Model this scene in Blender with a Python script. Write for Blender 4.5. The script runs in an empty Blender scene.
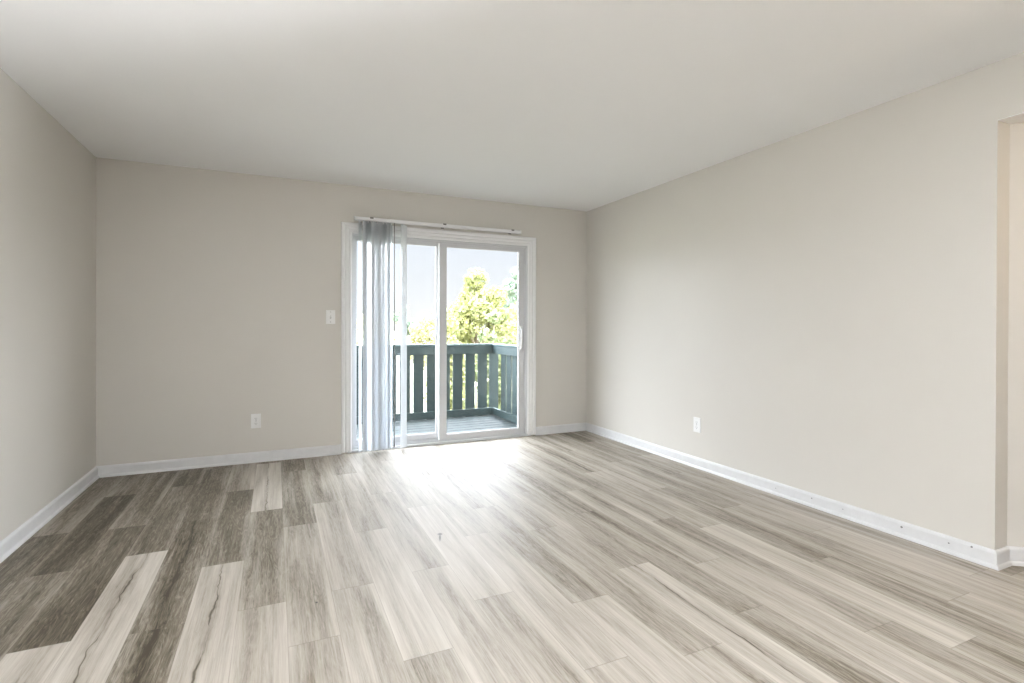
import bpy, bmesh, math, random
from mathutils import Vector, Matrix

# ------------------------------------------------------------------ scene, camera, light
SC = bpy.context.scene
COL = SC.collection
XL, XR, YB, H = -1.242, 3.159, 4.902, 2.44       # left wall, right wall, back wall, ceiling height
YR = -2.6                                        # rear wall behind the camera
F_PX, CAM_H, YAW, PITCH, ROLL, CY = 516.93, 1.1637, 0.42945, -0.00451, 0.00214, 328.12

cam_d = bpy.data.cameras.new('camera')
cam = bpy.data.objects.new('camera', cam_d)
COL.objects.link(cam)
cam_d.sensor_width = 36.0
cam_d.lens = F_PX / 1024 * 36.0
cam_d.shift_y = -(341.5 - CY) / 1024
cam_d.clip_start = 0.05
cam_d.clip_end = 500
cam.matrix_world = (Matrix.Translation((0, 0, CAM_H)) @ Matrix.Rotation(-YAW, 4, 'Z')
                    @ Matrix.Rotation(math.pi / 2 + PITCH, 4, 'X') @ Matrix.Rotation(ROLL, 4, 'Z'))
SC.camera = cam

SC.view_settings.view_transform = 'Standard'
SC.view_settings.look = 'None'
SC.view_settings.gamma = 1.0
SC.view_settings.use_curve_mapping = False
SC.view_settings.exposure = 0.0

SKY_STRENGTH = 1.03
SUN_ENERGY = 2.0
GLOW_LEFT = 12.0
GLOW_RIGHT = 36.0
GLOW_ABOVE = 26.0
FILL_WATTS = 262.0
HALL_WATTS = 12.0

world = bpy.data.worlds.new('sky')
SC.world = world
world.use_nodes = True
wn, wl = world.node_tree.nodes, world.node_tree.links
wn.clear()
w_out = wn.new('ShaderNodeOutputWorld')
w_bg = wn.new('ShaderNodeBackground')
w_tc = wn.new('ShaderNodeTexCoord')
w_sep = wn.new('ShaderNodeSeparateXYZ')
w_ramp = wn.new('ShaderNodeValToRGB')
e = w_ramp.color_ramp.elements
e[0].position, e[0].color = 0.0, (1.12, 1.10, 1.06, 1)
e[1].position, e[1].color = 1.0, (0.62, 0.80, 1.12, 1)
m = w_ramp.color_ramp.elements.new(0.05); m.color = (1.02, 1.03, 1.05, 1)
m = w_ramp.color_ramp.elements.new(0.17); m.color = (0.90, 0.945, 1.03, 1)
w_noise = wn.new('ShaderNodeTexNoise')
w_noise.inputs['Scale'].default_value = 3.2
w_noise.inputs['Detail'].default_value = 5
w_map = wn.new('ShaderNodeMapping')
w_map.inputs['Scale'].default_value = (1, 1, 4)
w_cr = wn.new('ShaderNodeValToRGB')
w_cr.color_ramp.elements[0].position = 0.55
w_cr.color_ramp.elements[0].color = (0, 0, 0, 1)
w_cr.color_ramp.elements[1].position = 0.75
w_cr.color_ramp.elements[1].color = (0.7, 0.7, 0.7, 1)
w_mix = wn.new('ShaderNodeMix'); w_mix.data_type = 'RGBA'
w_mix.inputs[7].default_value = (1.06, 1.04, 1.04, 1)
wl.new(w_tc.outputs['Generated'], w_sep.inputs[0])
wl.new(w_sep.outputs['Z'], w_ramp.inputs[0])
wl.new(w_tc.outputs['Generated'], w_map.inputs[0])
wl.new(w_map.outputs[0], w_noise.inputs['Vector'])
wl.new(w_noise.outputs[0], w_cr.inputs[0])
wl.new(w_cr.outputs[0], w_mix.inputs[0])
wl.new(w_ramp.outputs[0], w_mix.inputs[6])
wl.new(w_mix.outputs[2], w_bg.inputs[0])
w_bg.inputs[1].default_value = SKY_STRENGTH
# glow added to unseen sky, sides and overhead, to light the room; dimmer ahead
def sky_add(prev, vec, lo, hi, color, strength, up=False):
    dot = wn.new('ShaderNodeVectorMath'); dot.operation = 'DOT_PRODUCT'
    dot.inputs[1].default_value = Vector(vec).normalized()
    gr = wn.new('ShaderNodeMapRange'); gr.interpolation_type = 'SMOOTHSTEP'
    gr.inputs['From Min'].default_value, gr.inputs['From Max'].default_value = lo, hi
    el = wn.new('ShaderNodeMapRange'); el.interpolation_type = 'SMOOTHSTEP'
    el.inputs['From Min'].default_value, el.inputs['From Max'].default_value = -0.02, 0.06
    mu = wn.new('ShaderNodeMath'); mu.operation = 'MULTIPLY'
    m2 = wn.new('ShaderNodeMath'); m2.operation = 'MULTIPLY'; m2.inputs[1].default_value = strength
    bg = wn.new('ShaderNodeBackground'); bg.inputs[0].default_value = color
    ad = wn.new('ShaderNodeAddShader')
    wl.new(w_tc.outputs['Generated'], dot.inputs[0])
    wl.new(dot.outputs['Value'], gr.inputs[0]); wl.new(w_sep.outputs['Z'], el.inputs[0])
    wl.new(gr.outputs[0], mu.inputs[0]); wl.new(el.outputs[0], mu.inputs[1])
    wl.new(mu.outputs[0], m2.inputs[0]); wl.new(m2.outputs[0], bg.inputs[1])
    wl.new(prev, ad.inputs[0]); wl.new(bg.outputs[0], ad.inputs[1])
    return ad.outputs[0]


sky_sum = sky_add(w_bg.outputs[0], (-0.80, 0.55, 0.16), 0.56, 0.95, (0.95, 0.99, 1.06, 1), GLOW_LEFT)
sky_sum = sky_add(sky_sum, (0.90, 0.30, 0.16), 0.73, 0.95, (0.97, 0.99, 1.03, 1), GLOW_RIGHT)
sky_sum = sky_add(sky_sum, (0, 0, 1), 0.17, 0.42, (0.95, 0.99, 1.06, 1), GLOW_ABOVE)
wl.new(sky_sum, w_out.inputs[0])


def lamp(name, kind, loc, direction=None, **kw):
    d = bpy.data.lights.new(name, kind)
    o = bpy.data.objects.new(name, d)
    COL.objects.link(o)
    o.location = loc
    if direction is not None:
        o.rotation_euler = Vector(direction).to_track_quat('-Z', 'Y').to_euler()
    for k, v in kw.items():
        setattr(d, k, v)
    return o


# the sun stands high behind the building: it lights the trees and leaves the balcony in the shade
lamp('sun', 'SUN', (0, -10, 20), (-0.45, 0.80, -0.75), energy=SUN_ENERGY, angle=0.01, color=(1.0, 0.96, 0.88))
# added unseen fill light beside the camera, turned to the room's left side
p = lamp('fill_light', 'AREA', (2.6, -0.6, 1.0), (-1.0, 0.0, 0.45), energy=FILL_WATTS, shape='DISK', size=0.8, color=(0.955, 0.99, 1.05))
p.data.spread = math.radians(95)
# sampling aid for the sky seen through the sliding door
p = lamp('door_sky', 'AREA', (1.53, YB + 0.15, 1.0), (0, -1, 0), shape='RECTANGLE', size=1.84, size_y=2.04)
p.data.cycles.is_portal = True

# ------------------------------------------------------------------ materials


def lin(c):
    return tuple((x / 255 / 12.92 if x / 255 <= 0.04045 else ((x / 255 + 0.055) / 1.055) ** 2.4) for x in c) + (1.0,)


def new_mat(name):
    mt = bpy.data.materials.new(name)
    mt.use_nodes = True
    n, l = mt.node_tree.nodes, mt.node_tree.links
    b = n['Principled BSDF']
    return mt, n, l, b


def math_node(n, l, op, a, b=None, c=None, clamp=False):
    x = n.new('ShaderNodeMath'); x.operation = op; x.use_clamp = clamp
    for i, v in enumerate((a, b, c)):
        if v is None:
            continue
        if hasattr(v, 'links'):
            l.new(v, x.inputs[i])
        else:
            x.inputs[i].default_value = v
    return x.outputs[0]


def noise(n, l, vec, scale, detail=3.0, rough=0.5, dist=0.0):
    x = n.new('ShaderNodeTexNoise')
    x.inputs['Scale'].default_value = scale
    x.inputs['Detail'].default_value = detail
    x.inputs['Roughness'].default_value = rough
    x.inputs['Distortion'].default_value = dist
    if vec is not None:
        l.new(vec, x.inputs['Vector'])
    return x.outputs[0]


def paint(name, rgb, rough=0.6, var=0.05, vscale=2.0, bump=0.0, bscale=150.0, spec=0.4):
    """a painted surface: slight roller unevenness and a fine orange-peel bump"""
    mt, n, l, b = new_mat(name)
    tc = n.new('ShaderNodeTexCoord')
    f = noise(n, l, tc.outputs['Object'], vscale, 4, 0.6)
    mx = n.new('ShaderNodeMix'); mx.data_type = 'RGBA'
    c = lin(rgb)
    mx.inputs[6].default_value = tuple(min(1, v * (1 - var)) for v in c[:3]) + (1,)
    mx.inputs[7].default_value = tuple(min(1, v * (1 + var)) for v in c[:3]) + (1,)
    l.new(f, mx.inputs[0])
    l.new(mx.outputs[2], b.inputs['Base Color'])
    b.inputs['Roughness'].default_value = rough
    b.inputs['Specular IOR Level'].default_value = spec
    if bump:
        bp = n.new('ShaderNodeBump')
        bp.inputs['Strength'].default_value = bump
        bp.inputs['Distance'].default_value = 0.002
        l.new(noise(n, l, tc.outputs['Object'], bscale, 2), bp.inputs['Height'])
        l.new(bp.outputs[0], b.inputs['Normal'])
    return mt


M = {}
M['wall'] = paint('greige_wall_paint', (211, 207, 200), 0.5, 0.025, 1.6, 0.12, 220, 0.45)
M['ceiling'] = paint('flat_white_ceiling_paint', (246, 246, 246), 0.85, 0.02, 1.2, 0.15, 160, 0.2)
M['trim'] = paint('white_trim_paint', (238, 238, 238), 0.35, 0.03, 9.0, 0.05, 90)
M['vinyl'] = paint('white_vinyl_frame', (212, 213, 215), 0.3, 0.02, 6.0)
M['plate'] = paint('white_plastic', (236, 236, 235), 0.3, 0.01, 6.0)
M['slot'] = paint('dark_slot', (70, 68, 66), 0.6, 0.02)
M['metal'] = paint('zinc_hardware', (130, 128, 124), 0.35, 0.05, 30)
M['metal'].node_tree.nodes['Principled BSDF'].inputs['Metallic'].default_value = 0.7
M['teal'] = paint('weathered_green_paint', (50, 66, 68), 0.6, 0.28, 7.0, 0.25, 60)
M['cap'] = paint('weathered_green_cap_sheen', (70, 90, 92), 0.28, 0.2, 7.0, 0.1, 60, 0.8)  # railing green made lighter and glossier: sky sheen put into the cap colour
M['deck'] = paint('grey_blue_deck_stain', (56, 66, 68), 0.5, 0.2, 5.0, 0.25, 60)
M['blocker'] = paint('light_blocker_paint', (190, 186, 176), 0.8, 0.05, 2.0)
M['bark'] = paint('bark', (120, 108, 92), 0.9, 0.25, 3.0)
M['meadow'] = paint('pale_dry_grass', (112, 110, 92), 0.9, 0.15, 0.08)
M['roof_red'] = paint('pinkish_roof', (84, 62, 56), 0.9, 0.08, 1.0)
M['house'] = paint('house_wall', (128, 124, 118), 0.9, 0.04, 1.0)
M['screen'] = paint('lamp_glass', (245, 243, 236), 0.4, 0.01)


def baseboard_mat():
    """white paint with the dark nail heads and scuffs seen on the right-hand board"""
    mt, n, l, b = new_mat('white_baseboard_paint')
    tc = n.new('ShaderNodeTexCoord')
    base = noise(n, l, tc.outputs['Object'], 14, 4, 0.6)
    mx = n.new('ShaderNodeMix'); mx.data_type = 'RGBA'
    mx.inputs[6].default_value = lin((210, 210, 211)); mx.inputs[7].default_value = lin((226, 226, 227))
    l.new(base, mx.inputs[0])
    prev = mx.outputs[2]
    acc = None
    for (x, y, z, r) in ((XR - .014, 1.695, .056, .006), (XR - .014, 1.475, .052, .004), (XR - .014, 1.379, .07, .005),
                         (XR - .014, 2.221, .055, .004), (XR - .014, 2.485, .045, .003), (XR - .014, 2.02, .05, .003)):
        d = n.new('ShaderNodeVectorMath'); d.operation = 'DISTANCE'
        l.new(tc.outputs['Object'], d.inputs[0]); d.inputs[1].default_value = (x, y, z)
        s = math_node(n, l, 'LESS_THAN', d.outputs['Value'], r)
        acc = s if acc is None else math_node(n, l, 'MAXIMUM', acc, s)
    m2 = n.new('ShaderNodeMix'); m2.data_type = 'RGBA'
    l.new(math_node(n, l, 'MULTIPLY', acc, 0.75), m2.inputs[0])
    l.new(prev, m2.inputs[6]); m2.inputs[7].default_value = lin((60, 58, 56))
    l.new(m2.outputs[2], b.inputs['Base Color'])
    b.inputs['Roughness'].default_value = 0.35
    return mt


M['baseboard'] = baseboard_mat()


def floor_mat():
    mt, n, l, b = new_mat('grey_oak_vinyl_planks')
    uv = n.new('ShaderNodeUVMap'); uv.uv_map = 'plank'
    sep = n.new('ShaderNodeSeparateXYZ'); l.new(uv.outputs[0], sep.inputs[0])
    u, v = sep.outputs[0], sep.outputs[1]

    def att(nm):
        a = n.new('ShaderNodeAttribute'); a.attribute_name = nm
        return a.outputs['Fac']
    tone, seed, crack = att('tone'), att('seed'), att('crack')

    def coord(su, sv, sz):
        c = n.new('ShaderNodeCombineXYZ')
        l.new(math_node(n, l, 'MULTIPLY', u, su), c.inputs[0])
        l.new(math_node(n, l, 'MULTIPLY', v, sv), c.inputs[1])
        l.new(math_node(n, l, 'MULTIPLY', seed, sz), c.inputs[2])
        return c.outputs[0]
    broad = noise(n, l, coord(2.0, 0.9, 40), 1.0, 3, 0.55, 0.5)
    mid = noise(n, l, coord(7.0, 1.3, 71), 1.0, 5, 0.65, 1.2)
    fine = noise(n, l, coord(34.0, 2.4, 93), 1.0, 5, 0.72, 0.6)
    cath = noise(n, l, coord(9.0, 5.0, 55), 1.0, 6, 0.7, 3.0)
    pore = noise(n, l, coord(70.0, 16.0, 33), 1.0, 2, 0.6)

    def centred(x, k):
        return math_node(n, l, 'MULTIPLY', math_node(n, l, 'SUBTRACT', x, 0.5), k)
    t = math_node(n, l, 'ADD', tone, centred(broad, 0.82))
    t = math_node(n, l, 'ADD', t, centred(mid, 0.58))
    t = math_node(n, l, 'ADD', t, centred(fine, 0.40))
    # boards are a little paler along their long edges
    ed = math_node(n, l, 'POWER', math_node(n, l, 'ABSOLUTE', math_node(n, l, 'SUBTRACT', math_node(n, l, 'MULTIPLY', u, 2.0), 1.0)), 2.5)
    t = math_node(n, l, 'ADD', t, math_node(n, l, 'SUBTRACT', math_node(n, l, 'MULTIPLY', ed, 0.14), 0.03))
    # the swirly cathedral figure only shows where the wood is darker
    dk = math_node(n, l, 'SUBTRACT', 0.75, t, clamp=True)
    t = math_node(n, l, 'ADD', t, math_node(n, l, 'MULTIPLY', centred(cath, 2.3), dk))
    t = math_node(n, l, 'ADD', t, centred(pore, 0.16))
    # a wandering crack along some boards
    wob = noise(n, l, coord(0.0, 2.2, 21), 1.0, 4, 0.6)
    cx = math_node(n, l, 'ADD', math_node(n, l, 'MULTIPLY', wob, 0.62), 0.16)
    dcr = math_node(n, l, 'ABSOLUTE', math_node(n, l, 'SUBTRACT', u, cx))
    wid = noise(n, l, coord(0.0, 5.0, 87), 1.0, 2)
    wid = math_node(n, l, 'MULTIPLY', math_node(n, l, 'SUBTRACT', wid, 0.42, clamp=True), 0.14)
    inc = math_node(n, l, 'SUBTRACT', 1.0, math_node(n, l, 'DIVIDE', dcr, math_node(n, l, 'ADD', wid, 0.0025)), clamp=True)
    inc = math_node(n, l, 'MULTIPLY', inc, crack)
    halo = math_node(n, l, 'SUBTRACT', 1.0, math_node(n, l, 'DIVIDE', dcr, 0.10), clamp=True)
    halo = math_node(n, l, 'MULTIPLY', math_node(n, l, 'MULTIPLY', halo, crack), 0.16)
    t = math_node(n, l, 'SUBTRACT', t, halo)
    t = math_node(n, l, 'SUBTRACT', t, math_node(n, l, 'MULTIPLY', inc, 0.45))
    ramp = n.new('ShaderNodeValToRGB')
    r = ramp.color_ramp.elements
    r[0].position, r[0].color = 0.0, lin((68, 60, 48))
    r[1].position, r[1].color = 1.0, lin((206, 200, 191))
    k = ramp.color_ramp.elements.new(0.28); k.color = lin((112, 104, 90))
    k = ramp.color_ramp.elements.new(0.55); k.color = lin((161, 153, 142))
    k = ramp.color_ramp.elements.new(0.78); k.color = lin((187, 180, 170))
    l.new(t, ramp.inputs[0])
    # joints between the boards
    eu = math_node(n, l, 'MINIMUM', u, math_node(n, l, 'SUBTRACT', 1.0, u))
    ev = att('endgap')
    j1 = math_node(n, l, 'LESS_THAN', eu, 0.007)
    vend = n.new('ShaderNodeUVMap'); vend.uv_map = 'ends'
    s2 = n.new('ShaderNodeSeparateXYZ'); l.new(vend.outputs[0], s2.inputs[0])
    ee = math_node(n, l, 'MINIMUM', s2.outputs[0], s2.outputs[1])
    j2 = math_node(n, l, 'LESS_THAN', ee, 0.0022)
    jj = math_node(n, l, 'MULTIPLY', math_node(n, l, 'MAXIMUM', j1, j2), 0.30)
    mx = n.new('ShaderNodeMix'); mx.data_type = 'RGBA'
    l.new(jj, mx.inputs[0]); l.new(ramp.outputs[0], mx.inputs[6]); mx.inputs[7].default_value = lin((96, 86, 74))
    # the little T-shaped dark mark and a dark speck
    geo = n.new('ShaderNodeTexCoord')
    gs = n.new('ShaderNodeSeparateXYZ'); l.new(geo.outputs['Object'], gs.inputs[0])

    def blot(x, y, rx, ry, ca=1.0, sa=0.0):
        dx = math_node(n, l, 'SUBTRACT', gs.outputs[0], x); dy = math_node(n, l, 'SUBTRACT', gs.outputs[1], y)
        a = math_node(n, l, 'ADD', math_node(n, l, 'MULTIPLY', dx, ca), math_node(n, l, 'MULTIPLY', dy, sa))
        c = math_node(n, l, 'SUBTRACT', math_node(n, l, 'MULTIPLY', dy, ca), math_node(n, l, 'MULTIPLY', dx, sa))
        a = math_node(n, l, 'POWER', math_node(n, l, 'ABSOLUTE', math_node(n, l, 'DIVIDE', a, rx)), 2.0)
        c = math_node(n, l, 'POWER', math_node(n, l, 'ABSOLUTE', math_node(n, l, 'DIVIDE', c, ry)), 2.0)
        return math_node(n, l, 'SUBTRACT', 1.0, math_node(n, l, 'ADD', a, c), clamp=True)
    bl = math_node(n, l, 'MAXIMUM', blot(0.836, 2.785, 0.017, 0.022, 0.958, -0.287), blot(0.823, 2.742, 0.008, 0.062, 0.958, -0.287))
    bl = math_node(n, l, 'MAXIMUM', math_node(n, l, 'MULTIPLY', bl, 0.85), blot(0.158, 2.31, 0.006, 0.008))
    m3 = n.new('ShaderNodeMix'); m3.data_type = 'RGBA'
    l.new(bl, m3.inputs[0]); l.new(mx.outputs[2], m3.inputs[6]); m3.inputs[7].default_value = lin((60, 57, 54))
    l.new(m3.outputs[2], b.inputs['Base Color'])
    rg = math_node(n, l, 'ADD', math_node(n, l, 'MULTIPLY', fine, 0.14), 0.45)
    l.new(rg, b.inputs['Roughness'])
    b.inputs['Specular IOR Level'].default_value = 0.42
    bp = n.new('ShaderNodeBump'); bp.inputs['Strength'].default_value = 0.12; bp.inputs['Distance'].default_value = 0.001
    l.new(fine, bp.inputs['Height']); l.new(bp.outputs[0], b.inputs['Normal'])
    return mt


M['floor'] = floor_mat()


def glass_mat():
    mt, n, l, b = new_mat('clear_door_glass')
    n.remove(b)
    out = n['Material Output']
    tr = n.new('ShaderNodeBsdfTransparent'); tr.inputs[0].default_value = (0.965, 0.98, 0.985, 1)
    gl = n.new('ShaderNodeBsdfGlossy'); gl.inputs['Roughness'].default_value = 0.02
    geo = n.new('ShaderNodeNewGeometry')
    dt = n.new('ShaderNodeVectorMath'); dt.operation = 'DOT_PRODUCT'
    l.new(geo.outputs['Incoming'], dt.inputs[0]); l.new(geo.outputs['Normal'], dt.inputs[1])
    c = math_node(n, l, 'SUBTRACT', 1.0, math_node(n, l, 'ABSOLUTE', dt.outputs['Value']), clamp=True)
    f = math_node(n, l, 'ADD', math_node(n, l, 'MULTIPLY', math_node(n, l, 'POWER', c, 5.0), 0.96), 0.035)
    mx = n.new('ShaderNodeMixShader')
    l.new(f, mx.inputs[0]); l.new(tr.outputs[0], mx.inputs[1]); l.new(gl.outputs[0], mx.inputs[2])
    l.new(mx.outputs[0], out.inputs[0])
    return mt


M['glass'] = glass_mat()


def vane_mat():
    """thin translucent vinyl"""
    mt, n, l, b = new_mat('translucent_vinyl_vane')
    out = n['Material Output']
    b.inputs['Base Color'].default_value = lin((236, 238, 241))
    b.inputs['Roughness'].default_value = 0.35
    tl = n.new('ShaderNodeBsdfTranslucent'); tl.inputs[0].default_value = lin((214, 220, 224))
    tr = n.new('ShaderNodeBsdfTransparent'); tr.inputs[0].default_value = (0.93, 0.95, 0.97, 1)
    m1 = n.new('ShaderNodeMixShader'); m1.inputs[0].default_value = 0.16
    m2 = n.new('ShaderNodeMixShader'); m2.inputs[0].default_value = 0.24
    l.new(b.outputs[0], m1.inputs[1]); l.new(tl.outputs[0], m1.inputs[2])
    l.new(m1.outputs[0], m2.inputs[1]); l.new(tr.outputs[0], m2.inputs[2])
    l.new(m2.outputs[0], out.inputs[0])
    return mt


M['vane'] = vane_mat()


def leaf_mat(name, c1, c2):
    mt, n, l, b = new_mat(name)
    out = n['Material Output']
    gi = n.new('ShaderNodeTexCoord')
    f = noise(n, l, gi.outputs['Object'], 2.2, 4, 0.7)
    rp = n.new('ShaderNodeValToRGB')
    rp.color_ramp.elements[0].position = 0.36; rp.color_ramp.elements[0].color = lin(c1)
    rp.color_ramp.elements[1].position = 0.62; rp.color_ramp.elements[1].color = lin(c2)
    l.new(f, rp.inputs[0])
    l.new(rp.outputs[0], b.inputs['Base Color'])
    b.inputs['Roughness'].default_value = 0.6
    tl = n.new('ShaderNodeBsdfTranslucent'); l.new(rp.outputs[0], tl.inputs[0])
    m1 = n.new('ShaderNodeMixShader'); m1.inputs[0].default_value = 0.4
    l.new(b.outputs[0], m1.inputs[1]); l.new(tl.outputs[0], m1.inputs[2]); l.new(m1.outputs[0], out.inputs[0])
    return mt


M['leaf_yellow'] = leaf_mat('sunny_yellow_leaves', (116, 122, 78), (141, 141, 86))
M['leaf_green'] = leaf_mat('pale_green_leaves', (96, 108, 76), (132, 138, 94))
M['leaf_blue'] = leaf_mat('hazy_blue_green_leaves', (102, 120, 106), (130, 142, 118))  # distance haze is mixed into this leaf colour
M['leaf_straw'] = leaf_mat('straw_yellow_leaves', (130, 128, 84), (152, 148, 104))

# ------------------------------------------------------------------ mesh helpers


def link(name, me, mat, parent=None):
    o = bpy.data.objects.new(name, me)
    COL.objects.link(o)
    me.materials.append(mat)
    if parent is not None:
        o.parent = parent
    return o


def tag(o, label=None, cat=None, group=None, kind=None):
    if label: o['label'] = label
    if cat: o['category'] = cat
    if group: o['group'] = group
    if kind: o['kind'] = kind
    return o


def empty(name, loc=(0, 0, 0)):
    o = bpy.data.objects.new(name, None)
    o.empty_display_size = 0.1
    o.location = loc
    COL.objects.link(o)
    return o


def box(bm, x0, x1, y0, y1, z0, z1):
    v = [bm.verts.new(c) for c in ((x0, y0, z0), (x1, y0, z0), (x1, y1, z0), (x0, y1, z0),
                                   (x0, y0, z1), (x1, y0, z1), (x1, y1, z1), (x0, y1, z1))]
    for f in ((0, 3, 2, 1), (4, 5, 6, 7), (0, 1, 5, 4), (1, 2, 6, 5), (2, 3, 7, 6), (3, 0, 4, 7)):
        bm.faces.new([v[i] for i in f])


def bevel_all(bm, w, seg=2):
    bmesh.ops.bevel(bm, geom=list(bm.edges), offset=w, segments=seg, affect='EDGES', profile=0.6)


def finish(name, bm, mat, parent=None, smooth=False, off=None):
    bmesh.ops.recalc_face_normals(bm, faces=list(bm.faces))
    if off is not None:
        bmesh.ops.translate(bm, verts=list(bm.verts), vec=(-off[0], -off[1], -off[2]))
    me = bpy.data.meshes.new(name)
    bm.to_mesh(me); bm.free()
    if smooth:
        for f in me.polygons: f.use_smooth = True
    return link(name, me, mat, parent)


def boxes(name, lst, mat, parent=None, bevel=0.0, seg=2):
    """one mesh of several boxes; a child is built in its parent's coordinates"""
    bm = bmesh.new()
    for b in lst:
        if bevel:
            t = bmesh.new(); box(t, *b); bevel_all(t, bevel, seg)
            me = bpy.data.meshes.new('t'); t.to_mesh(me); t.free(); bm.from_mesh(me); bpy.data.meshes.remove(me)
        else:
            box(bm, *b)
    return finish(name, bm, mat, parent, off=parent_origin(parent))


def parent_origin(parent):
    o = Vector((0, 0, 0))
    while parent is not None:
        o += Vector(parent.location); parent = parent.parent
    return o


def sweep(name, path, profile, to3d, mat, parent=None):
    """profile (a, b) along a 2-D path: a to the left of the travel direction, b handed to to3d; mitred corners"""
    bm = bmesh.new()
    P = [Vector(p) for p in path]
    rings = []
    for i, p in enumerate(P):
        d0 = (P[i] - P[i - 1]).normalized() if i else None
        d1 = (P[i + 1] - P[i]).normalized() if i < len(P) - 1 else None
        if d0 is None: d0 = d1
        if d1 is None: d1 = d0
        n0, n1 = Vector((-d0.y, d0.x)), Vector((-d1.y, d1.x))
        n = (n0 + n1); n = n / max(0.2, n.dot(n0))
        rings.append([bm.verts.new(to3d(p + n * a, b)) for a, b in profile])
    k = len(profile)
    for i in range(len(rings) - 1):
        for j in range(k):
            bm.faces.new((rings[i][j], rings[i][(j + 1) % k], rings[i + 1][(j + 1) % k], rings[i + 1][j]))
    bm.faces.new(rings[0]); bm.faces.new(list(reversed(rings[-1])))
    return finish(name, bm, mat, parent, off=parent_origin(parent))


def tube(bm, pts, r, seg=8):
    P = [Vector(p) for p in pts]
    rings = []
    for i, p in enumerate(P):
        d = (P[min(i + 1, len(P) - 1)] - P[max(i - 1, 0)]).normalized()
        a = d.orthogonal().normalized() if abs(d.x) < 0.9 else d.cross(Vector((0, 1, 0))).normalized()
        if rings:
            a = (last - d * last.dot(d)).normalized()
        last = a
        b = d.cross(a)
        rr = r[i] if isinstance(r, (list, tuple)) else r
        rings.append([bm.verts.new(p + (a * math.cos(t) + b * math.sin(t)) * rr) for t in (2 * math.pi * k / seg for k in range(seg))])
    for i in range(len(rings) - 1):
        for j in range(seg):
            bm.faces.new((rings[i][j], rings[i][(j + 1) % seg], rings[i + 1][(j + 1) % seg], rings[i + 1][j]))
    bm.faces.new(list(reversed(rings[0]))); bm.faces.new(rings[-1])


def struct(o, label, cat):
    return tag(o, label, cat, kind='structure')


# ------------------------------------------------------------------ the room shell
WT = 0.14
DX0, DX1, DZ = 0.62, 2.44, 2.03                  # opening of the sliding door
YJ = 1.293                                       # end of the right wall at the hall opening
YO = 0.36                                        # far side of that opening (towards the rear)
XJ = XR + 0.115
HZ = 2.16                                        # hall ceiling and opening head
ANG = Vector((0.815, -0.579))
HP = Vector((XJ, YJ)) + ANG * 1.25               # end of the angled hall wall


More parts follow.
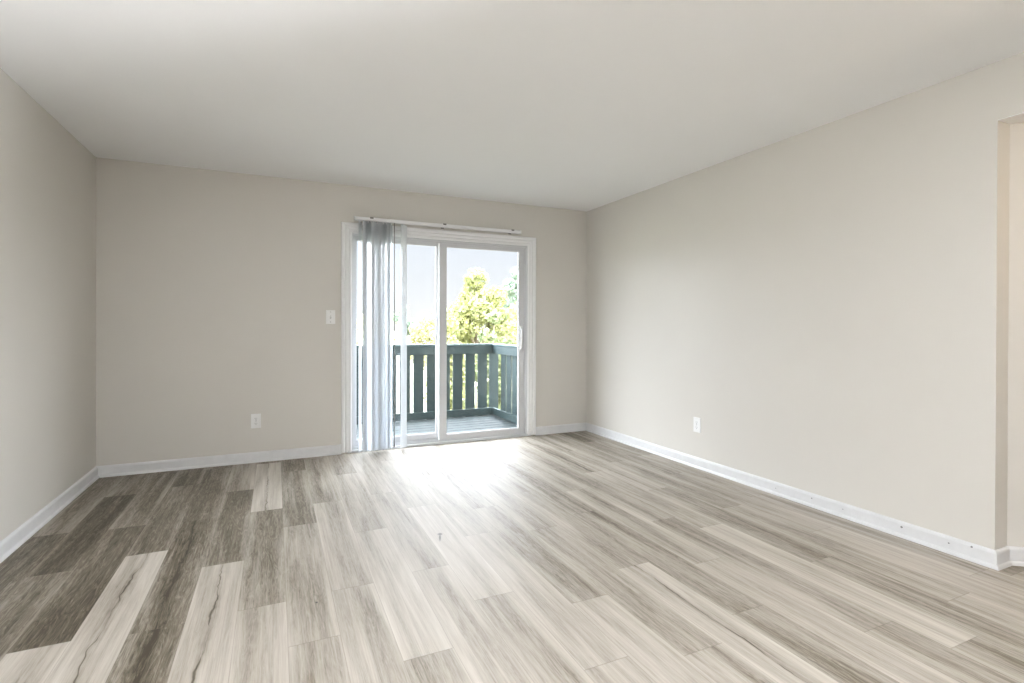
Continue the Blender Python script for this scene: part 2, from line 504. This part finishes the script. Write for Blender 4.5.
def build_floor():
    W, L, X0 = 0.1814, 1.2195, -0.865
    seams = {-3: 3.0, -2: 3.66, -1: 3.09, 0: 2.40, 1: 3.165, 2: 2.36, 3: 2.873, 4: 2.372, 5: 2.03, 6: 2.38, 7: 1.78, 8: 2.41, 9: 2.05,
             10: 2.70, 11: 1.86, 12: 1.40, 13: 2.033, 14: 1.52, 15: 1.92, 16: 1.225, 17: 1.033, 18: 1.70, 19: 1.217, 20: 1.95, 21: 1.30, 22: 2.44}
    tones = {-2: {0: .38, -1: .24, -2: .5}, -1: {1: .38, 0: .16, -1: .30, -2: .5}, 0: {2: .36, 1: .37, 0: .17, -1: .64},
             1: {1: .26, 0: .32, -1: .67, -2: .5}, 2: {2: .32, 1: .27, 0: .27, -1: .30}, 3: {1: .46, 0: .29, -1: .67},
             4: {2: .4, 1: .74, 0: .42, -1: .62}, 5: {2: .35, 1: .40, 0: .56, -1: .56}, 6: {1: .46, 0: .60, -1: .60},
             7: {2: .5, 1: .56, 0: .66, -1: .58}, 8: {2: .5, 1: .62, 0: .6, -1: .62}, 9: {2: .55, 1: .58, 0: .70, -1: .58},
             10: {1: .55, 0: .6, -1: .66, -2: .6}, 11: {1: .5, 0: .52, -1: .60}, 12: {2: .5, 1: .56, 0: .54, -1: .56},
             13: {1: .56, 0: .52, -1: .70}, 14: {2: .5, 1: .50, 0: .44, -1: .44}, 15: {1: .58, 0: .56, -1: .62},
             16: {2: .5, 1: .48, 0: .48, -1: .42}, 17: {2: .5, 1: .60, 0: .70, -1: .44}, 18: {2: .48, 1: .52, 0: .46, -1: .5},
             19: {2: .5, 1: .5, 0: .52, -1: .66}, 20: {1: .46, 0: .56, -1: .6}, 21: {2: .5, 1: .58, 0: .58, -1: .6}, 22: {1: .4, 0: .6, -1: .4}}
    cracks = {(1, -1), (3, -1), (4, 1), (13, -1), (2, 0), (2, -1), (17, 2)}
    rnd = random.Random(5)
    y0, y1, x0, x1 = YR - 0.1, YB + 0.16, XL - 0.05, 4.6
    verts, faces, uvs, ends, T, S, C = [], [], [], [], [], [], []
    for c in range(-3, 31):
        a, b = X0 + c * W, X0 + (c + 1) * W
        xa, xb = max(a, x0), min(b, x1)
        if xb <= xa: continue
        s = seams.get(c, rnd.uniform(1, 2.2))
        for k in range(-6, 5):
            ya, yb = s + k * L, s + (k + 1) * L
            za, zb = max(ya, y0), min(yb, y1)
            if zb <= za: continue
            i = len(verts)
            verts += [(xa, za, 0), (xb, za, 0), (xb, zb, 0), (xa, zb, 0)]
            faces.append((i, i + 1, i + 2, i + 3))
            ua, ub = (xa - a) / W, (xb - a) / W
            uvs += [(ua, za - ya), (ub, za - ya), (ub, zb - ya), (ua, zb - ya)]
            ends += [(za - ya, yb - za), (za - ya, yb - za), (zb - ya, yb - zb), (zb - ya, yb - zb)]
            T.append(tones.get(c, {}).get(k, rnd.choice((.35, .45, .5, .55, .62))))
            S.append(rnd.random()); C.append(1.0 if (c, k) in cracks else 0.0)
    # the slab below, so that the floor has a thickness
    i = len(verts)
    verts += [(x0, y0, -0.2), (x1, y0, -0.2), (x1, y1, -0.2), (x0, y1, -0.2), (x0, y0, 0), (x1, y0, 0), (x1, y1, 0), (x0, y1, 0)]
    for f in ((0, 3, 2, 1), (0, 1, 5, 4), (1, 2, 6, 5), (2, 3, 7, 6), (3, 0, 4, 7)):
        faces.append(tuple(i + q for q in f))
        uvs += [(0.5, 0.5)] * 4; ends += [(.5, .5)] * 4
        T.append(.3); S.append(0); C.append(0)
    me = bpy.data.meshes.new('floor')
    me.from_pydata(verts, [], faces)
    la = me.uv_layers.new(name='plank'); lb = me.uv_layers.new(name='ends')
    for q in range(len(uvs)):
        la.data[q].uv = uvs[q]; lb.data[q].uv = ends[q]
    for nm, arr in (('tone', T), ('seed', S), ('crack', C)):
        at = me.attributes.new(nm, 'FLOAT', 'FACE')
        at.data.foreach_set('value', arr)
    struct(link('floor', me, M['floor']), 'grey oak-look plank floor running towards the sliding door', 'floor')


build_floor()
struct(boxes('ceiling', [(XL - WT, XR + 0.115, YR - WT, YB + WT, H, H + 0.2), ], M['ceiling']), 'plain white ceiling over the empty room', 'ceiling')
struct(boxes('wall_back', [(XL - WT, DX0, YB, YB + WT, -0.2, H), (DX1, XR + 3.0, YB, YB + WT, -0.2, H), (DX0, DX1, YB, YB + WT, DZ, H)], M['wall']),
       'shaded greige wall with the sliding balcony door in it', 'wall')
WY0, WY1, WZ0, WZ1 = -2.25, -0.25, 0.75, 2.05     # added unseen window behind the camera, letting in sky light
struct(boxes('wall_left', [(XL - WT, XL, WY1, YB, -0.2, H), (XL - WT, XL, YR, WY0, -0.2, H), (XL - WT, XL, WY0, WY1, -0.2, WZ0), (XL - WT, XL, WY0, WY1, WZ1, H)], M['wall']),
       'bare greige wall at the left of the room', 'wall')
win = empty('added_window', (XL - .07, (WY0 + WY1) / 2, (WZ0 + WZ1) / 2))
struct(win, 'added unseen white framed window behind the viewer, letting in sky light', 'window')
boxes('frame', [(XL - .10, XL - .04, WY0, WY1, WZ0, WZ0 + .05), (XL - .10, XL - .04, WY0, WY1, WZ1 - .05, WZ1), (XL - .10, XL - .04, WY0, WY0 + .05, WZ0, WZ1),
                (XL - .10, XL - .04, WY1 - .05, WY1, WZ0, WZ1), (XL - .10, XL - .04, -1.28, -1.22, WZ0, WZ1)], M['vinyl'], win, .002, 1)
boxes('glass_pane', [(XL - .073, XL - .067, WY0 + .04, WY1 - .04, WZ0 + .04, WZ1 - .04)], M['glass'], win)
struct(boxes('wall_right', [(XR, XJ, YJ, YB, 0, H), (XR, XJ, YR, YO, 0, H), (XR, XJ, YO, YJ, HZ, H)], M['wall']),
       'long bright greige wall ending at the hall opening', 'wall')
struct(boxes('wall_rear', [(XL - WT, XR + 1.6, YR - WT, YR, -0.2, H)], M['wall']), 'greige wall behind the viewer', 'wall')


def build_hall():
    bm = bmesh.new()
    n = Vector((0.579, 0.815)) * 0.1
    a = Vector((XJ, YJ)); b = HP
    q = [a, b, b + n, a + n]
    lo = [bm.verts.new((p.x, p.y, 0)) for p in q]; hi = [bm.verts.new((p.x, p.y, H)) for p in q]
    bm.faces.new(lo); bm.faces.new(list(reversed(hi)))
    for i in range(4):
        bm.faces.new((lo[i], lo[(i + 1) % 4], hi[(i + 1) % 4], hi[i]))
    struct(finish('wall_hall', bm, M['wall']), 'angled hall wall in warm light beyond the opening at right', 'wall')
    struct(boxes('wall_hall_side', [(HP.x, HP.x + 0.1, YR, HP.y + 0.08, 0, H)], M['wall']), 'far side wall of the hall', 'wall')
    struct(boxes('ceiling_hall', [(XJ, HP.x + 0.1, YR, YJ + 0.1, HZ, HZ + 0.28), (XR + 0.001, XJ + 0.001, YO, YJ, HZ - 0.003, HZ)], M['ceiling']), 'lowered white ceiling of the hall beyond the opening', 'ceiling')


build_hall()

BB = [(0.0, 0.0), (-0.024, 0.0), (-0.0235, 0.008), (-0.0205, 0.014), (-0.015, 0.018), (-0.013, 0.019), (-0.013, 0.070), (-0.010, 0.078), (-0.006, 0.083), (0.0, 0.086)]


def baseboard(name, path, label):
    struct(sweep(name, path, BB, lambda p, z: (p.x, p.y, z), M['baseboard']), label, 'baseboard')


CX0, CX1, CZ = 0.543, 2.517, 2.098                # outside of the door casing
baseboard('baseboard_left', [(XL, YR), (XL, YB - 0.0)], 'white baseboard along the foot of the left wall')
baseboard('baseboard_back', [(XL, YB), (CX0, YB)], 'white baseboard between the left corner and the door casing')
baseboard('baseboard_corner', [(CX1, YB), (XR, YB)], 'short white baseboard between the door casing and right corner')
b1 = Vector((XJ, YJ)) + ANG * 1.24
baseboard('baseboard_right', [(XR, YB), (XR, YJ), (XJ, YJ), (b1.x, b1.y)], 'nail-marked white baseboard along the long right wall, wrapping into the hall')

# ------------------------------------------------------------------ the sliding door
door = empty('door_1', (1.53, YB, 0))
struct(door, 'white two-panel sliding glass door opening onto the balcony', 'door')
CAS = [(0.0, 0.0), (0.0, 0.020), (0.006, 0.024), (0.020, 0.024), (0.026, 0.020), (0.030, 0.013), (0.034, 0.013), (0.040, 0.018), (0.056, 0.018), (0.061, 0.011), (0.065, 0.011), (0.070, 0.015), (0.086, 0.015), (0.094, 0.008), (0.094, 0.0)]
sweep('casing', [(CX1, 0.012), (CX1, CZ), (CX0, CZ), (CX0, 0.012)], CAS, lambda p, b: (p.x, YB - b, p.y), M['trim'], door)
# vinyl frame lining the opening, with a centre rib that parts the two tracks
fr = [(DX0, DX0 + 0.028, YB - 0.002, YB + WT, 0, DZ), (DX1 - 0.028, DX1, YB - 0.002, YB + WT, 0, DZ),
      (DX0, DX1, YB - 0.002, YB + WT, DZ - 0.04, DZ)]
for y in (YB + 0.018, YB + 0.068, YB + 0.118):
    fr += [(DX0 + 0.028, DX0 + 0.040, y, y + 0.006, 0.03, DZ - 0.04), (DX1 - 0.040, DX1 - 0.028, y, y + 0.006, 0.03, DZ - 0.04),
           (DX0 + 0.028, DX1 - 0.028, y, y + 0.006, DZ - 0.058, DZ - 0.04)]
boxes('jamb_frame', fr, M['vinyl'], door, 0.0015, 1)
boxes('sill', [(DX0 - 0.02, DX1 + 0.02, YB - 0.012, YB + WT + 0.03, 0.0, 0.022), (DX0, DX1, YB + 0.018, YB + 0.024, 0.02, 0.036),
               (DX0, DX1, YB + 0.068, YB + 0.074, 0.02, 0.036), (DX0, DX1, YB + 0.116, YB + 0.126, 0.02, 0.04)], M['vinyl'], door, 0.0015, 1)


def panel(name, x0, x1, y, gx0, gx1, gz0, gz1, z0, z1, label):
    t = 0.034
    pn = boxes(name, [(x0, gx0, y, y + t, z0, z1), (gx1, x1, y, y + t, z0, z1), (gx0, gx1, y, y + t, z0, gz0), (gx0, gx1, y, y + t, gz1, z1)],
               M['vinyl'], door, 0.003, 2)
    pn['label'] = label
    be = []
    for (a, b, c, d) in ((gx0, gx0 + .008, gz0, gz1), (gx1 - .008, gx1, gz0, gz1), (gx0, gx1, gz0, gz0 + .008), (gx0, gx1, gz1 - .008, gz1)):
        be.append((a, b, y + 0.006, y + t - 0.006, c, d))
    boxes('glazing_bead', be, M['vinyl'], pn, 0.001, 1)
    boxes('glass_pane', [(gx0 + .002, gx1 - .002, y + 0.014, y + 0.020, gz0 + .002, gz1 - .002)], M['glass'], pn)
    return pn


slide = panel('sliding_panel', 1.469, 2.402, YB + 0.030, 1.541, 2.342, 0.078, 1.950, 0.024, 1.985, 'sliding white panel with the pull handle')
fixed = panel('fixed_panel', 0.649, 1.500, YB + 0.080, 0.682, 1.462, 0.090, 1.960, 0.024, 1.985, 'fixed white panel behind the blind')
# pull handle on the closing stile
bm = bmesh.new()
hx, hy = 2.364, YB + 0.030
tube(bm, [(hx - .006, hy + .002, 0.925), (hx - .006, hy - .020, 0.930), (hx - .006, hy - .034, 0.950), (hx - .006, hy - .038, 1.035),
          (hx - .006, hy - .034, 1.120), (hx - .006, hy - .020, 1.140), (hx - .006, hy + .002, 1.145)], [.012, .011, .010, .0095, .010, .011, .012], 10)
hd = finish('handle', bm, M['plate'], door, True, parent_origin(door))
boxes('backplate', [(hx - .020, hx + .012, hy - .006, hy + .001, 0.905, 1.165)], M['plate'], hd, 0.003)
boxes('latch', [(hx - .004, hx + .006, hy - .018, hy - .004, 1.02, 1.05)], M['metal'], hd, 0.002)

# ------------------------------------------------------------------ vertical blind
BY = YB - 0.062
blind = tag(empty('vertical_blind', (0.65, BY, 2.10)), 'white vertical blind drawn to the left of the sliding glass door', 'blind')
HR = [(-0.020, 0.0), (-0.022, 0.004), (-0.022, 0.025), (-0.018, 0.030), (0.018, 0.030), (0.022, 0.025), (0.022, 0.004), (0.020, 0.0), (0.006, 0.0), (0.006, 0.012), (-0.006, 0.012), (-0.006, 0.0)]
rail = sweep('headrail', [(0.656, BY), (2.300, BY)], HR, lambda p, z: (p.x, p.y, 2.117 + z), M['trim'], blind)
boxes('end_cap', [(0.648, 0.660, BY - .023, BY + .023, 2.115, 2.149)], M['plate'], rail, 0.002)
boxes('end_cap', [(2.298, 2.312, BY - .023, BY + .023, 2.115, 2.149)], M['plate'], rail, 0.002)
for bx in (0.80, 1.49, 2.215):
    boxes('mounting_bracket', [(bx - .015, bx + .015, BY - .020, YB - 0.0005, 2.147, 2.1505), (bx - .015, bx + .015, YB - .004, YB - 0.0005, 2.115, 2.151),
                               (bx - .015, bx + .015, BY - .0235, BY - .0205, 2.136, 2.1505)], M['metal'], blind, 0.0006, 1)


def vane(x, ang, curve):
    bm = bmesh.new()
    wv, th, nseg = 0.089, 0.0009, 8
    zb, zt = 0.018, 2.112
    ca, sa = math.cos(ang), math.sin(ang)
    ring = []
    for side in (1, -1):
        for i in range(nseg + 1):
            s = (i / nseg - 0.5) if side > 0 else (0.5 - i / nseg)
            bow = curve * (0.25 - s * s) * 4 + side * th / 2
            lx, ly = s * wv, bow
            ring.append((x + lx * ca - ly * sa, BY + lx * sa + ly * ca))
    zs = [zb, 1.0, zt - 0.02, zt]
    rows = [[bm.verts.new((a, b, z)) for a, b in ring] for z in zs]
    k = len(ring)
    for r in range(len(rows) - 1):
        for j in range(k):
            bm.faces.new((rows[r][j], rows[r][(j + 1) % k], rows[r + 1][(j + 1) % k], rows[r + 1][j]))
    bm.faces.new(rows[0]); bm.faces.new(list(reversed(rows[-1])))
    o = finish('vane', bm, M['vane'], blind, False, parent_origin(blind))
    b2 = bmesh.new()
    box(b2, x - .004, x + .004, BY - .004, BY + .004, 2.100, 2.124)
    bevel_all(b2, 0.0015, 1)
    finish('carrier_clip', b2, M['plate'], o, False, parent_origin(blind))
    return o


R = math.radians
for (x, a, c) in ((0.700, 64, .006), (0.745, 52, -.006), (0.772, 66, .006), (0.800, 60, .007), (0.826, 50, -.006), (0.852, 46, .006), (0.880, 56, -.007),
                  (0.908, 48, .006), (0.935, 58, .006), (0.960, 62, -.006), (0.984, 70, .007), (1.098, 38, .008)):
    vane(x, R(a), c)
bm = bmesh.new()
tube(bm, [(1.006, BY - .018, 2.115), (1.006, BY - .020, 2.06), (1.006, BY - .020, 0.035)], [.0025, .004, .004], 8)
tag(finish('tilt_wand', bm, M['metal'], blind, True, parent_origin(blind)), 'thin grey tilt wand')

# ------------------------------------------------------------------ switch and outlets


def rounded_plate(name, w, h, t, mat, parent, cz=0.0):
    """a plate in the local XZ plane, its face towards local -Y"""
    bm = bmesh.new()
    box(bm, -w / 2, w / 2, -t, 0, cz - h / 2, cz + h / 2)
    bevel_all(bm, min(0.0025, t * 0.45), 2)
    return finish(name, bm, mat, parent)


def disc(bm, cx, cz, y, rx, rz, t, seg=16):
    a = [bm.verts.new((cx + rx * math.cos(2 * math.pi * k / seg), y, cz + rz * math.sin(2 * math.pi * k / seg))) for k in range(seg)]
    b = [bm.verts.new((v.co.x, y - t, v.co.z)) for v in a]
    bm.faces.new(a); bm.faces.new(list(reversed(b)))
    for k in range(seg):
        bm.faces.new((a[k], a[(k + 1) % seg], b[(k + 1) % seg], b[k]))


def screw(parent, z, y):
    bm = bmesh.new(); disc(bm, 0, z, y, .0035, .0035, .0012, 10)
    finish('screw', bm, M['metal'], parent)


def outlet(loc, rot, label):
    t = empty('wall_outlet', loc); t.rotation_euler = (0, 0, rot)
    tag(t, label, 'outlet', 'wall outlets')
    rounded_plate('cover_plate', 0.076, 0.122, 0.006, M['plate'], t)
    for z in (0.021, -0.021):
        bm = bmesh.new(); disc(bm, 0, z, -0.0055, .0165, .0145, .002, 20)
        s = finish('socket', bm, M['plate'], t)
        for (sx, w, h) in ((-.0065, .0026, .009), (.0065, .0026, .007)):
            bm = bmesh.new(); box(bm, sx - w / 2, sx + w / 2, -.0080, -.0074, z + .002 - h / 2, z + .002 + h / 2)
            finish('slot', bm, M['slot'], s)
        bm = bmesh.new(); disc(bm, 0, z - .009, -.0074, .0026, .0026, .0006, 8)
        finish('ground_hole', bm, M['slot'], s)
    screw(t, 0.0, -0.0058)
    return t


outlet((-0.149, YB, 0.350), 0, 'white duplex outlet low on the shaded back wall')
outlet((XR, 3.230, 0.352), -math.pi / 2, 'white duplex outlet low on the long bright right wall')
sw = tag(empty('light_switch', (0.452, YB, 1.239)), 'white toggle light switch beside the door casing', 'light switch')
rounded_plate('cover_plate', 0.078, 0.124, 0.006, M['plate'], sw)
bm = bmesh.new()
box(bm, -.005, .005, -.007, -.0055, -.012, .012)
finish('toggle_slot', bm, M['slot'], sw)
bm = bmesh.new()
for (z0, z1, y0, y1) in ((-.008, .003, -.016, -.006),):
    v = [bm.verts.new(c) for c in ((-.004, -.006, -.009), (.004, -.006, -.009), (.004, -.006, .006), (-.004, -.006, .006),
                                   (-.0035, -.019, .004), (.0035, -.019, .004), (.0035, -.017, .011), (-.0035, -.017, .011))]
    for f in ((0, 1, 5, 4), (1, 2, 6, 5), (2, 3, 7, 6), (3, 0, 4, 7), (4, 5, 6, 7), (3, 2, 1, 0)):
        bm.faces.new([v[i] for i in f])
finish('toggle', bm, M['plate'], sw)
screw(sw, 0.045, -.0058); screw(sw, -0.045, -.0058)

# ------------------------------------------------------------------ lamps of the parts of the home out of view


def flush_lamp(name, loc, r, watts, color, label):
    t = tag(empty(name, loc), label, 'ceiling lamp')
    bm = bmesh.new()
    pr = [(r * 1.05, 0), (r * 1.05, -.02), (r, -.022)]
    seg = 28
    rings = [[bm.verts.new((a * math.cos(2 * math.pi * k / seg), a * math.sin(2 * math.pi * k / seg), z)) for k in range(seg)] for a, z in pr]
    for i in range(len(rings) - 1):
        for k in range(seg):
            bm.faces.new((rings[i][k], rings[i][(k + 1) % seg], rings[i + 1][(k + 1) % seg], rings[i + 1][k]))
    bm.faces.new(rings[0])
    finish('base', bm, M['vinyl'], t)
    bm = bmesh.new(); tube(bm, [(0, 0, -.02), (0, 0, -.20)], .006, 8); finish('stem', bm, M['metal'], t)
    d = lamp('lamp_bulb', 'POINT', (0, 0, -.30), shadow_soft_size=r * 0.7, energy=watts, color=color)
    d.parent = t
    return t


flush_lamp('hall_lamp', (3.75, 0.25, HZ), 0.12, HALL_WATTS, (1.0, 0.78, 0.52), 'small warm pendant lamp under the hall ceiling')

# ------------------------------------------------------------------ balcony
BX0, BX1, BYF, BZ = 0.10, 2.79, 6.75, -0.095
bl_boards = []
y = YB + WT + 0.005
while y < BYF + 0.10:
    bl_boards.append((BX0 - 0.1, BX1 + 0.1, y, y + 0.134, BZ - 0.038, BZ))
    y += 0.146
struct(boxes('floor_balcony', bl_boards + [(BX0 - .08, BX0 - .03, YB + WT, BYF + .1, BZ - .25, BZ - .04), (BX1 + .03, BX1 + .08, YB + WT, BYF + .1, BZ - .25, BZ - .04)],
             M['deck'], None, 0.004, 1), 'grey-blue weathered deck boards of the balcony', 'balcony floor')

railing = tag(empty('balcony_railing', (1.45, BYF, BZ)), 'dark green slatted wooden railing around the balcony', 'railing')
YS = YB + WT + 0.004
T = 0.038
boxes('top_rail', [(BX0, BX1, BYF, BYF + T, 0.770, 0.885), (BX1, BX1 + T, YS, BYF + T, 0.770, 0.885), (BX0 - T, BX0, YS, BYF + T, 0.770, 0.885)], M['teal'], railing, 0.003, 1)
boxes('cap_rail', [(BX0 - .06, BX1 + .06, BYF - .01, BYF + .085, 0.886, 0.912), (BX1 - .01, BX1 + .085, YS, BYF - .011, 0.886, 0.912), (BX0 - .085, BX0 + .01, YS, BYF - .011, 0.886, 0.912)],
      M['cap'], railing, 0.004, 1)
boxes('bottom_rail', [(BX0, BX1, BYF, BYF + T, BZ + .009, 0.008), (BX1, BX1 + T, YS, BYF + T, BZ + .009, 0.008), (BX0 - T, BX0, YS, BYF + T, BZ + .009, 0.008)], M['teal'], railing, 0.003, 1)
for (px, py) in ((BX1 + .062, BYF + .062), (BX0 - .106, BYF + .062), (BX1 + .062, YS), (BX0 - .106, YS)):
    boxes('post', [(px, px + .044, py, py + .044, BZ, 0.884)], M['teal'], railing, 0.003, 1)
PITCH_S, SW = 0.1828, 0.139
bm = bmesh.new(); box(bm, -SW / 2, SW / 2, 0, .019, -.16, .95 - .075); bevel_all(bm, .002, 1)
slat0 = finish('slat', bm, M['teal'], railing)
slat_me = slat0.data
first = True


def put_slat(x, y, rz):
    global first
    o = slat0 if first else slat0.copy()
    if not first:
        COL.objects.link(o)
    first = False
    o.parent = railing
    o.location = (x - 1.45, y - BYF, -BZ + 0.0)
    o.rotation_euler = (0, 0, rz)


g0 = 2.745 - PITCH_S / 2
k = 0
while g0 - k * PITCH_S > BX0:
    put_slat(g0 - k * PITCH_S, BYF + T + .001, 0); k += 1
put_slat(g0 + PITCH_S * 0.95, BYF + T + .001, 0)
yy = 6.38 + 0.0914
while yy > YS + 0.06:
    put_slat(BX1 + T + .001, yy, -math.pi / 2)
    put_slat(BX0 - T - .001, yy, math.pi / 2)
    yy -= PITCH_S

struct(boxes('balcony_shade_slab', [(BX0 - 0.6, BX1 + 0.6, YB + WT, BYF + 0.55, 2.52, 2.70)], M['blocker']), 'added unseen slab shading the balcony and the floor by the door', 'ceiling')  # slab added out of view to cut the steep sky light
# ------------------------------------------------------------------ outside
struct(boxes('ground', [(-150, 220, 5.2, 400, -3.4, -3.0)], M['meadow']), 'pale sunlit grass beyond the balcony', 'ground')
struct(boxes('sun_block', [(XL - 6, XR + 7, YR - 0.2, YB + WT, H + 0.25, H + 3.2)], M['blocker']), 'added unseen block above the room, keeping the sun off the balcony', 'wall')  # block added out of view so the balcony stays shaded from the sun


def crown_mesh(name, blobs, n, size, mat, parent, seed):
    rnd = random.Random(seed)
    verts, faces = [], []
    tot = sum(b[3] ** 2 for b in blobs)
    for (cx, cy, cz, r) in blobs:
        for _ in range(int(n * max(1.0, len(blobs) / 18) * r * r / tot)):
            d = Vector((rnd.gauss(0, 1), rnd.gauss(0, 1), rnd.gauss(0, 1))).normalized()
            c = Vector((cx, cy, cz)) + Vector((d.x, d.y, d.z * 0.85)) * r * (rnd.random() ** 0.30)
            nrm = (d + Vector((rnd.gauss(0, .6), rnd.gauss(0, .6), rnd.gauss(0, .6)))).normalized()
            a = nrm.orthogonal().normalized(); a.rotate(Matrix.Rotation(rnd.uniform(0, 6.28), 3, nrm)); b = nrm.cross(a)
            s = size * rnd.uniform(.6, 1.3)
            i = len(verts)
            verts += [c - a * s * .5, c + b * s * .32 + nrm * s * .06, c + a * s * .5, c - b * s * .32 + nrm * s * .06]
            faces.append((i, i + 1, i + 2, i + 3))
    me = bpy.data.meshes.new(name)
    me.from_pydata(verts, [], faces)
    return link(name, me, mat, parent)


def plant(name, x, y, top, width, mat, label, cat, seed, n=2600, leaf=.2, low=None, group=None):
    """a tree or bush standing on the ground at (x, y): branching trunk and a crown of leaf clumps"""
    G = -3.0
    t = tag(empty(name, (x, y, G)), label, cat, group)
    rnd = random.Random(seed)
    h = top - G
    lo = h * 0.25 if low is None else low
    w = width / 2
    ht = (h - lo) / 2
    blobs = []
    for i in range(int(15 * max(1.0, (h - lo) / width))):
        a = rnd.uniform(0, 6.28); q = rnd.random() ** .5; zz = rnd.uniform(-.85, .8)
        k = math.sqrt(max(.12, 1 - zz * zz)) * .72
        blobs.append((math.cos(a) * w * q * k, math.sin(a) * w * q * k, lo + ht + zz * ht * .75, w * rnd.uniform(.26, .42)))
    blobs.append((0, 0, h - w * .34, w * .34))
    crown_mesh('crown', blobs, n, leaf, mat, t, seed)
    bm = bmesh.new()
    r0 = max(.05, .022 * h)
    tube(bm, [(0, 0, 0), (.03 * h, 0, h * .3), (0, .02 * h, h * .6), (0, 0, h * .88)], [r0, r0 * .8, r0 * .5, r0 * .15], 8)
    for i in range(7):
        b = blobs[i]
        z0 = h * rnd.uniform(.25, .55)
        tube(bm, [(.015 * h, 0, z0), (b[0] * .5, b[1] * .5, (z0 + b[2]) / 2 + .1), b[:3]], [r0 * .5, r0 * .3, r0 * .1], 6)
    finish('trunk', bm, M['bark'], t, True)
    return t


plant('leafy_tree', 7.55, 20.0, 3.62, 3.1, M['leaf_yellow'], 'tall sunlit yellow-green tree in the right-hand glass panel', 'tree', 3, 6500, .17, 1.6)
plant('hazy_tree', 14.9, 31.5, 5.3, 3.4, M['leaf_blue'], 'hazy blue-green tree behind the sunlit one at the edge of the right panel', 'tree', 8, 3600, .26, 2.0)
plant('slender_tree', 10.4, 46.0, 3.2, 2.6, M['leaf_blue'], 'small grey-green tree standing far off in the left glass panel', 'tree', 12, 1400, .24, 2.8)
for i, (nm, x, y, top, wd, mt, lab) in enumerate((
        ('leafy_bush', 4.95, 15.6, 1.55, 1.9, 'leaf_yellow', 'yellow-green bush at the left foot of the tall sunlit tree'),
        ('leafy_bush', 6.75, 16.2, 1.75, 1.7, 'leaf_green', 'rounded pale green bush in front of the tall sunlit tree'),
        ('leafy_bush', 9.0, 17.2, 2.05, 2.2, 'leaf_straw', 'straw yellow bush at the right edge of the right panel'),
        ('leafy_bush', 12.6, 27.0, 2.6, 3.0, 'leaf_straw', 'tall straw yellow bush standing back beside the hazy blue-green tree'),
        ('leafy_bush', 10.3, 37.5, 2.3, 4.2, 'leaf_straw', 'pale straw bush below the small grey-green tree'),
        ('leafy_bush', 5.6, 36.0, 2.1, 4.2, 'leaf_straw', 'pale straw bush beside the single blind vane'),
        ('leafy_bush', 2.6, 27.0, 1.9, 4.0, 'leaf_yellow', 'yellow bush seen through the bunched blind'))):
    plant(nm, x, y, top, wd, M[mt], lab, 'bush', 40 + i, 2400, .17 if y < 20 else .24, 0.3, 'bushes beyond the balcony')


def cottage(x, y):
    t = tag(empty('cottage', (x, y, -3.0)), 'low house with a pinkish roof far beyond the railing', 'house')
    boxes('wall', [(x - 5, x + 5, y, y + 7, -3.0, -0.6)], M['house'], t)
    bm = bmesh.new()
    v = [bm.verts.new(c) for c in ((x - 5.4, y - .5, -.65), (x + 5.4, y - .5, -.65), (x + 5.4, y + 7.5, -.65), (x - 5.4, y + 7.5, -.65), (x - 5.4, y + 3.5, .75), (x + 5.4, y + 3.5, .75))]
    for f in ((0, 1, 5, 4), (2, 3, 4, 5), (0, 4, 3), (1, 2, 5), (3, 2, 1, 0)):
        bm.faces.new([v[i] for i in f])
    finish('roof', bm, M['roof_red'], t, False, (x, y, -3.0))
    for k in (-2.5, 2.2):
        boxes('window', [(x + k - .6, x + k + .6, y - .03, y + .05, -2.0, -1.0)], M['slot'], t)


cottage(28.0, 62.0)
